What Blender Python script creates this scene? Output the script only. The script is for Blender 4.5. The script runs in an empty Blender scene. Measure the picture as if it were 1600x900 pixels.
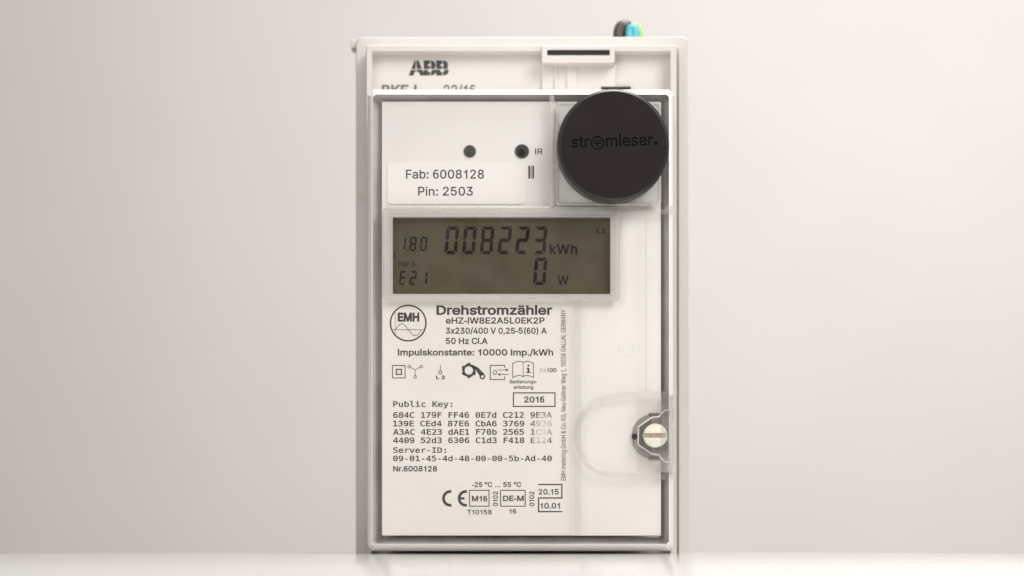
import bpy, bmesh, math, random
from mathutils import Vector, Matrix
from mathutils.geometry import delaunay_2d_cdt

random.seed(7)
S = bpy.context.scene
COL = S.collection
MM = 0.001

# ------------------------------------------------------------------ camera
D = 0.65                 # camera to front face of the meter, metres
FPX = 3445.0             # focal length in photo pixels (1600 wide)
HY = 842.0               # photo row of the eye level
HZ = 23.4 * D / FPX      # eye height above the tabletop
cd = bpy.data.cameras.new("camera")
cam = bpy.data.objects.new("camera", cd)
COL.objects.link(cam)
cam.location = (0, -D, HZ)
cam.rotation_euler = (math.radians(90), 0, 0)
cd.sensor_width = 36.0
cd.lens = 36.0 * FPX / 1600.0
cd.shift_y = (HY - 450.0) / 1600.0
cd.clip_start = 0.005
cd.clip_end = 50.0
cd.dof.use_dof = True
cd.dof.focus_distance = D + 0.001
cd.dof.aperture_fstop = 9.0
S.camera = cam

# ------------------------------------------------------------------ world, lamps, exposure
W = bpy.data.worlds.new("World")
S.world = W
W.use_nodes = True
bgn = W.node_tree.nodes["Background"]
bgn.inputs[0].default_value = (1.0, 0.965, 0.945, 1)
bgn.inputs[1].default_value = 0.215


def area(name, loc, target, power, sx, sy, col):
    l = bpy.data.lights.new(name, "AREA")
    l.shape = "RECTANGLE"
    l.size, l.size_y = sx, sy
    l.energy = power
    l.color = col
    o = bpy.data.objects.new(name, l)
    COL.objects.link(o)
    o.location = loc
    o.rotation_euler = (Vector(target) - Vector(loc)).to_track_quat("-Z", "Y").to_euler()
    return o


area("key_softbox", (0.50, -0.62, 0.62), (0.0, 0.0, 0.07), 6.2, 0.45, 0.45, (1.0, 0.965, 0.94))
area("top_softbox", (0.10, 0.05, 0.70), (0.02, 0.03, 0.0), 6.4, 0.5, 0.35, (1.0, 0.97, 0.945))
area("front_fill", (-0.45, -0.95, 0.50), (0.0, 0.0, 0.07), 3.3, 0.6, 0.4, (1.0, 0.97, 0.95))
sl = bpy.data.lights.new("backdrop_spot", "SPOT")
sl.energy = 90.0
sl.color = (1.0, 0.965, 0.945)
sl.spot_size = math.radians(114)
sl.spot_blend = 1.0
sl.shadow_soft_size = 0.12
so = bpy.data.objects.new("backdrop_spot", sl)
COL.objects.link(so)
so.location = (0.55, 0.45, 0.95)
so.rotation_euler = (Vector((0.31, 2.0, 0.62)) - Vector(so.location)).to_track_quat("-Z", "Y").to_euler()

vs = S.view_settings
vs.view_transform = "Standard"
vs.look = "None"
vs.exposure = 0.0
vs.gamma = 1.0
vs.use_curve_mapping = False
S.cycles.max_bounces = 10
S.cycles.transparent_max_bounces = 32
S.cycles.use_denoising = True


# ------------------------------------------------------------------ coordinates
def U(px, py, Y=0.0):
    """photo pixel -> point on the vertical plane Y millimetres behind the meter front"""
    k = (D + Y * MM) / FPX
    return ((px - 800.0) * k, Y * MM, HZ + (HY - py) * k)


# ------------------------------------------------------------------ materials
def new_mat(name):
    m = bpy.data.materials.new(name)
    m.use_nodes = True
    nt = m.node_tree
    nt.nodes.clear()
    out = nt.nodes.new("ShaderNodeOutputMaterial")
    return m, nt, out


def noise(nt, scale, detail=3.0, rough=0.5):
    g = nt.nodes.new("ShaderNodeNewGeometry")
    n = nt.nodes.new("ShaderNodeTexNoise")
    n.inputs["Scale"].default_value = scale
    n.inputs["Detail"].default_value = detail
    n.inputs["Roughness"].default_value = rough
    nt.links.new(g.outputs["Position"], n.inputs["Vector"])
    return n


def ramp(nt, src, stops):
    r = nt.nodes.new("ShaderNodeValToRGB")
    e = r.color_ramp.elements
    e[0].position, e[0].color = stops[0][0], (*stops[0][1], 1)
    e[1].position, e[1].color = stops[-1][0], (*stops[-1][1], 1)
    for p, c in stops[1:-1]:
        x = e.new(p)
        x.color = (*c, 1)
    nt.links.new(src, r.inputs[0])
    return r


def plastic(name, col, rough=0.45, vary=0.04, vscale=60.0, bump=0.0, bscale=3000.0, spec=0.5, stain=None):
    m, nt, out = new_mat(name)
    p = nt.nodes.new("ShaderNodeBsdfPrincipled")
    p.inputs["Specular IOR Level"].default_value = spec
    n = noise(nt, vscale, 4)
    lo = tuple(max(0, c * (1 - vary)) for c in col)
    hi = tuple(min(1, c * (1 + vary)) for c in col)
    r = ramp(nt, n.outputs["Fac"], [(0.3, lo), (0.7, hi)])
    colsock = r.outputs[0]
    if stain:
        n2 = noise(nt, stain[1], 2)
        r2 = ramp(nt, n2.outputs["Fac"], [(stain[2], (0, 0, 0)), (stain[2] + 0.08, (1, 1, 1))])
        mx = nt.nodes.new("ShaderNodeMixRGB")
        mul = nt.nodes.new("ShaderNodeMath"); mul.operation = "MULTIPLY"
        mul.inputs[1].default_value = stain[3]
        nt.links.new(r2.outputs[0], mul.inputs[0])
        nt.links.new(mul.outputs[0], mx.inputs[0])
        nt.links.new(colsock, mx.inputs[1])
        mx.inputs[2].default_value = (*stain[0], 1)
        colsock = mx.outputs[0]
    nt.links.new(colsock, p.inputs["Base Color"])
    n3 = noise(nt, vscale * 3, 3)
    rr_ = nt.nodes.new("ShaderNodeMapRange")
    rr_.inputs["To Min"].default_value = max(0.02, rough - 0.06)
    rr_.inputs["To Max"].default_value = rough + 0.06
    nt.links.new(n3.outputs["Fac"], rr_.inputs["Value"])
    nt.links.new(rr_.outputs[0], p.inputs["Roughness"])
    if bump:
        n4 = noise(nt, bscale, 2)
        b = nt.nodes.new("ShaderNodeBump")
        b.inputs["Strength"].default_value = bump
        b.inputs["Distance"].default_value = 0.0001
        nt.links.new(n4.outputs["Fac"], b.inputs["Height"])
        nt.links.new(b.outputs[0], p.inputs["Normal"])
    nt.links.new(p.outputs[0], out.inputs[0])
    return m


def clear(name, tint=(0.99, 0.99, 0.985), milk=0.02, milkcol=(0.75, 0.74, 0.71), rough=0.06, streak=0.0):
    """clear moulded plastic: passes light straight, mirrors at the edge angles, a little milky"""
    m, nt, out = new_mat(name)
    t = nt.nodes.new("ShaderNodeBsdfTransparent")
    t.inputs[0].default_value = (*tint, 1)
    d = nt.nodes.new("ShaderNodeBsdfDiffuse")
    d.inputs[0].default_value = (*milkcol, 1)
    g = nt.nodes.new("ShaderNodeBsdfGlossy")
    g.inputs["Roughness"].default_value = rough
    mx = nt.nodes.new("ShaderNodeMixShader")
    if streak:
        n = noise(nt, 140, 3)
        mr = nt.nodes.new("ShaderNodeMapRange")
        mr.inputs["From Min"].default_value = 0.3
        mr.inputs["From Max"].default_value = 0.7
        mr.inputs["To Min"].default_value = max(0, milk - streak)
        mr.inputs["To Max"].default_value = milk + streak
        nt.links.new(n.outputs["Fac"], mr.inputs["Value"])
        nt.links.new(mr.outputs[0], mx.inputs[0])
    else:
        mx.inputs[0].default_value = milk
    nt.links.new(t.outputs[0], mx.inputs[1])
    nt.links.new(d.outputs[0], mx.inputs[2])
    lw = nt.nodes.new("ShaderNodeLayerWeight")
    lw.inputs["Blend"].default_value = 0.5
    pw = nt.nodes.new("ShaderNodeMath"); pw.operation = "POWER"
    pw.inputs[1].default_value = 5.0
    nt.links.new(lw.outputs["Facing"], pw.inputs[0])
    ma = nt.nodes.new("ShaderNodeMath"); ma.operation = "MULTIPLY_ADD"
    ma.inputs[1].default_value = 0.92
    ma.inputs[2].default_value = 0.03
    nt.links.new(pw.outputs[0], ma.inputs[0])
    m2 = nt.nodes.new("ShaderNodeMixShader")
    nt.links.new(ma.outputs[0], m2.inputs[0])
    nt.links.new(mx.outputs[0], m2.inputs[1])
    nt.links.new(g.outputs[0], m2.inputs[2])
    nt.links.new(m2.outputs[0], out.inputs[0])
    return m


def ink_mat(name, col, worn=None, paper=(0.80, 0.75, 0.71)):
    """printing ink; worn = list of (point, radius) where the print is rubbed thin"""
    m, nt, out = new_mat(name)
    p = nt.nodes.new("ShaderNodeBsdfPrincipled")
    p.inputs["Roughness"].default_value = 0.6
    n = noise(nt, 2600, 3, 0.7)
    r = ramp(nt, n.outputs["Fac"], [(0.35, tuple(c * 0.8 for c in col)), (0.75, tuple(min(1, c * 1.5 + .02) for c in col))])
    sock = r.outputs[0]
    for pt, rad in worn or []:
        g = nt.nodes.new("ShaderNodeNewGeometry")
        vd = nt.nodes.new("ShaderNodeVectorMath"); vd.operation = "DISTANCE"
        nt.links.new(g.outputs["Position"], vd.inputs[0])
        vd.inputs[1].default_value = pt
        mr = nt.nodes.new("ShaderNodeMapRange")
        mr.inputs["From Min"].default_value = rad
        mr.inputs["From Max"].default_value = rad * 0.25
        nt.links.new(vd.outputs["Value"], mr.inputs["Value"])
        n2 = noise(nt, 900, 3, 0.6)
        ad = nt.nodes.new("ShaderNodeMath"); ad.operation = "ADD"
        nt.links.new(n2.outputs["Fac"], ad.inputs[0])
        nt.links.new(mr.outputs[0], ad.inputs[1])
        m2 = nt.nodes.new("ShaderNodeMapRange")
        m2.inputs["From Min"].default_value = 0.72
        m2.inputs["From Max"].default_value = 1.45
        m2.inputs["To Max"].default_value = 0.72
        nt.links.new(ad.outputs[0], m2.inputs["Value"])
        mx = nt.nodes.new("ShaderNodeMixRGB")
        nt.links.new(m2.outputs[0], mx.inputs[0])
        nt.links.new(sock, mx.inputs[1])
        mx.inputs[2].default_value = (*paper, 1)
        sock = mx.outputs[0]
    nt.links.new(sock, p.inputs["Base Color"])
    nt.links.new(p.outputs[0], out.inputs[0])
    return m


M_BODY = plastic("body_white", (0.82, 0.785, 0.765), 0.5, 0.025, 40, 0.08, 2500, stain=((0.62, 0.57, 0.52), 420, 0.74, 0.35))
M_PAPER = plastic("name_plate_white", (0.82, 0.775, 0.74), 0.55, 0.025, 50, stain=((0.60, 0.55, 0.50), 480, 0.74, 0.35))
M_STICK = plastic("sticker_paper", (0.87, 0.835, 0.81), 0.5, 0.01, 50)
M_CARR = plastic("carrier_grey_white", (0.62, 0.59, 0.558), 0.5, 0.02, 30, 0.1, 2500, stain=((0.5, 0.42, 0.28), 95, 0.70, 0.45))
M_CARR2 = plastic("carrier_recess", (0.72, 0.69, 0.655), 0.5, 0.02, 30, 0.1, 2500)
M_GASK = plastic("gasket_grey", (0.54, 0.515, 0.505), 0.3, 0.14, 70)
M_CLEAR = clear("cover_clear", tint=(0.996, 0.996, 0.993), milk=0.008, streak=0.008)
M_RIM = clear("cover_rim_clear", tint=(0.90, 0.89, 0.87), milk=0.88, milkcol=(0.90, 0.875, 0.85), rough=0.18)
M_RIDGE = clear("cover_ridge_clear", tint=(0.96, 0.96, 0.945), milk=0.30, milkcol=(0.70, 0.69, 0.66), rough=0.15, streak=0.06)
M_SOFT = clear("cover_soft_ridge", tint=(0.97, 0.965, 0.955), milk=0.14, milkcol=(0.60, 0.585, 0.56), rough=0.2)
M_FRAME = clear("window_frame_clear", tint=(0.93, 0.93, 0.91), milk=0.40, milkcol=(0.66, 0.65, 0.625), rough=0.2, streak=0.05)
M_EDGE = clear("clear_edge_bright", tint=(0.96, 0.96, 0.95), milk=0.5, milkcol=(0.9, 0.89, 0.87), rough=0.1, streak=0.28)
M_TAB = clear("seal_tab_clear", tint=(0.95, 0.945, 0.94), milk=0.24, milkcol=(0.74, 0.71, 0.70), rough=0.08, streak=0.16)
M_FAINT = clear("cover_faint_step", tint=(0.985, 0.98, 0.975), milk=0.03, milkcol=(0.6, 0.58, 0.56), rough=0.2)
M_PORT = plastic("port_grey", (0.56, 0.555, 0.525), 0.4, 0.05, 150)
M_MIDGREY = plastic("recess_mid_grey", (0.34, 0.31, 0.29), 0.5, 0.2, 200)
M_DARKGREY = plastic("recess_dark_grey", (0.15, 0.135, 0.125), 0.5, 0.2, 200)
M_HOLE = plastic("hole_dark", (0.02, 0.02, 0.02), 0.4, 0.3, 400)
M_LED = plastic("led_grey", (0.055, 0.062, 0.058), 0.25, 0.3, 900)
M_CREAM = plastic("screw_cream", (0.76, 0.72, 0.63), 0.45, 0.03, 200, stain=((0.3, 0.24, 0.15), 500, 0.68, 0.5))
M_SLOT = plastic("screw_slot", (0.42, 0.37, 0.25), 0.6, 0.15, 400, stain=((0.05, 0.05, 0.02), 700, 0.60, 0.8))
M_BLACK = plastic("reader_black", (0.0195, 0.0150, 0.0142), 0.6, 0.08, 150, 0.25, 6000, spec=0.12)
M_SIDE = plastic("reader_black_side", (0.028, 0.0225, 0.021), 0.35, 0.08, 150, 0.1, 6000)  # paler than the face: the rim highlight is put into its colour
M_SEG = plastic("lcd_segment", (0.003, 0.0025, 0.002), 0.5, 0.2, 300, spec=0.05)
M_SEG2 = plastic("lcd_segment_thin", (0.006, 0.005, 0.004), 0.5, 0.2, 300, spec=0.05)
M_LCDTXT = plastic("lcd_small_print", (0.016, 0.013, 0.009), 0.5, 0.2, 300, spec=0.05)
M_INK = ink_mat("ink_violet_black", (0.038, 0.024, 0.027), worn=[(U(851, 664, 2.3), 0.0052), (U(846, 683, 2.3), 0.0042), (U(848, 578, 2.3), 0.0026)])
M_INK2 = ink_mat("ink_sticker", (0.035, 0.027, 0.026))
M_LOGO = ink_mat("ink_carrier", (0.045, 0.045, 0.04))
M_LOGO2 = ink_mat("ink_carrier_grey", (0.13, 0.13, 0.12))
M_WALL = plastic("backdrop_white", (0.80, 0.770, 0.744), 0.8, 0.02, 5)
M_TABLE = plastic("tabletop_white", (0.71, 0.70, 0.68), 0.09, 0.012, 25, 0.03, 800)


def lcd_mat():
    m, nt, out = new_mat("lcd_olive")
    p = nt.nodes.new("ShaderNodeBsdfPrincipled")
    n = noise(nt, 110, 4)
    r = ramp(nt, n.outputs["Fac"], [(0.3, (0.076, 0.062, 0.036)), (0.7, (0.090, 0.074, 0.043))])
    g = nt.nodes.new("ShaderNodeNewGeometry")
    v = nt.nodes.new("ShaderNodeTexVoronoi")
    v.inputs["Scale"].default_value = 1500
    nt.links.new(g.outputs["Position"], v.inputs["Vector"])
    lt = ramp(nt, v.outputs["Distance"], [(0.09, (1, 1, 1)), (0.2, (0, 0, 0))])
    mx = nt.nodes.new("ShaderNodeMixRGB")
    wn = noise(nt, 300, 2)
    wr = ramp(nt, wn.outputs["Fac"], [(0.45, (0, 0, 0)), (0.70, (0.4, 0.4, 0.4))])
    mu = nt.nodes.new("ShaderNodeMath"); mu.operation = "MULTIPLY"
    nt.links.new(lt.outputs[0], mu.inputs[0])
    nt.links.new(wr.outputs[0], mu.inputs[1])
    nt.links.new(mu.outputs[0], mx.inputs[0])
    nt.links.new(r.outputs[0], mx.inputs[1])
    mx.inputs[2].default_value = (0.5, 0.46, 0.36, 1)
    nt.links.new(mx.outputs[0], p.inputs["Base Color"])
    p.inputs["Roughness"].default_value = 0.5
    p.inputs["Specular IOR Level"].default_value = 0.05
    nt.links.new(p.outputs[0], out.inputs[0])
    return m


M_LCD = lcd_mat()


def wire_mat(name, col):
    return plastic(name, col, 0.4, 0.05, 300)


# ------------------------------------------------------------------ object helpers
def link(name, me, mat, parent=None, smooth=None):
    o = bpy.data.objects.new(name, me)
    COL.objects.link(o)
    if mat:
        me.materials.append(mat)
    if parent:
        o.parent = parent
        o.matrix_parent_inverse = world_of(parent).inverted()
    if smooth:
        for p in me.polygons:
            p.use_smooth = True
        me.set_sharp_from_angle(angle=math.radians(smooth))
    return o


def world_of(o):
    m = Matrix.LocRotScale(o.location, o.rotation_euler, o.scale)
    if o.parent:
        return world_of(o.parent) @ o.matrix_parent_inverse @ m
    return m


def thing(name, label, cat, loc=(0, 0, 0)):
    o = bpy.data.objects.new(name, None)
    o.empty_display_size = 0.01
    COL.objects.link(o)
    o.location = loc
    o["label"] = label
    o["category"] = cat
    return o


def mesh_from(name, verts, faces, mat, parent=None, smooth=None, recalc=True):
    me = bpy.data.meshes.new(name)
    me.from_pydata([tuple(v) for v in verts], [], faces)
    if recalc:
        bm = bmesh.new(); bm.from_mesh(me)
        bmesh.ops.recalc_face_normals(bm, faces=bm.faces)
        bm.to_mesh(me); bm.free()
    me.update()
    return link(name, me, mat, parent, smooth)


def rr(x0, y0, x1, y1, r=0.0, n=4):
    """rounded rectangle outline in photo pixels"""
    if r <= 0:
        r, n = 0.01, 1
    pts = []
    for cx, cy, a0 in ((x1 - r, y0 + r, -90), (x1 - r, y1 - r, 0), (x0 + r, y1 - r, 90), (x0 + r, y0 + r, 180)):
        for i in range(n + 1):
            a = math.radians(a0 + 90.0 * i / n)
            pts.append((cx + r * math.cos(a), cy + r * math.sin(a)))
    return pts


def circ(cx, cy, r, n=40, a0=0.0):
    return [(cx + r * math.cos(a0 + 2 * math.pi * i / n), cy + r * math.sin(a0 + 2 * math.pi * i / n)) for i in range(n)]


def loft(loops, cap0=True, cap1=True, closed=False):
    """loops of equal length joined by quads"""
    V, F = [], []
    n = len(loops[0])
    for l in loops:
        V += l
    m = len(loops)
    for i in range(m if closed else m - 1):
        a, b = i * n, ((i + 1) % m) * n
        for j in range(n):
            k = (j + 1) % n
            F.append((a + j, a + k, b + k, b + j))
    if not closed:
        if cap0:
            F.append(tuple(range(n))[::-1])
        if cap1:
            F.append(tuple(range((m - 1) * n, m * n)))
    return V, F


def at(pts, Y, Yp=None):
    """outline measured at depth Yp (its own depth by default), placed straight back at depth Y"""
    if Yp is None:
        return [U(x, y, Y) for x, y in pts]
    out = []
    for x, y in pts:
        p = U(x, y, Yp)
        out.append((p[0], Y * MM, p[2]))
    return out


def slab(name, pts, Yf, Yb, mat, parent, bev=0.0, smooth=None, inset=None):
    """solid plate: outline at the front depth Yf, extruded straight back to Yb; bev = edge bevel in pixels"""
    if bev:
        cx = sum(p[0] for p in pts) / len(pts); cy = sum(p[1] for p in pts) / len(pts)
        xs = [p[0] for p in pts]; ys = [p[1] for p in pts]
        hw, hh = (max(xs) - min(xs)) / 2, (max(ys) - min(ys)) / 2
        mx, my = (max(xs) + min(xs)) / 2, (max(ys) + min(ys)) / 2
        inn = [(mx + (x - mx) * (hw - bev) / hw, my + (y - my) * (hh - bev) / hh) for x, y in pts]
        b = bev / 5.3
        mid = [(mx + (x - mx) * (hw - bev * .3) / hw, my + (y - my) * (hh - bev * .3) / hh) for x, y in pts]
        loops = [at(inn, Yf, Yf), at(mid, Yf + b * .3, Yf), at(pts, Yf + b, Yf), at(pts, Yb, Yf)]
    else:
        loops = [at(pts, Yf), at(pts, Yb, Yf)]
    V, F = loft(loops)
    return mesh_from(name, V, F, mat, parent, smooth)


def ring(name, outer, inner, Yf, Yb, mat, parent, smooth=None):
    loops = [at(outer, Yf), at(outer, Yb, Yf), at(inner, Yb, Yf), at(inner, Yf)]
    V, F = loft(loops, closed=True)
    return mesh_from(name, V, F, mat, parent, smooth)


def profile_ring(name, base, prof, mat, parent, smooth=40):
    """closed ring; base(d) gives the outline grown by d pixels, prof = [(d, Y)]"""
    V, F = loft([at(base(d), y, 0) for d, y in prof], closed=True)
    return mesh_from(name, V, F, mat, parent, smooth)


def sweep(name, path, prof, mat, parent, closed=False, smooth=50):
    """a raised ridge following a pixel path; prof = [(offset px, Y mm)] open profile closed underneath"""
    n = len(path)
    loops = []
    for i in range(n):
        if closed:
            a, b = path[i - 1], path[(i + 1) % n]
        else:
            a, b = path[max(0, i - 1)], path[min(n - 1, i + 1)]
        t = Vector((b[0] - a[0], b[1] - a[1])).normalized()
        nv = Vector((t.y, -t.x))
        sc = 1.0
        if 0 < i < n - 1 or closed:
            t1 = Vector((path[i][0] - path[i - 1][0], path[i][1] - path[i - 1][1])).normalized()
            c = abs(t1.dot(t))
            sc = 1.0 / max(0.5, c)
        loops.append([tuple(Vector(U(path[i][0] + nv.x * d * sc, path[i][1] + nv.y * d * sc, 0)) + Vector((0, y * MM, 0))) for d, y in prof])
    V, F = loft(loops, closed=closed)
    return mesh_from(name, V, F, mat, parent, smooth)


RIDGE = lambda w, h: [(-w / 2, 0.0), (-w * .32, -h * .8), (-w * .12, -h), (w * .12, -h), (w * .32, -h * .8), (w / 2, 0.0)]


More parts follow.
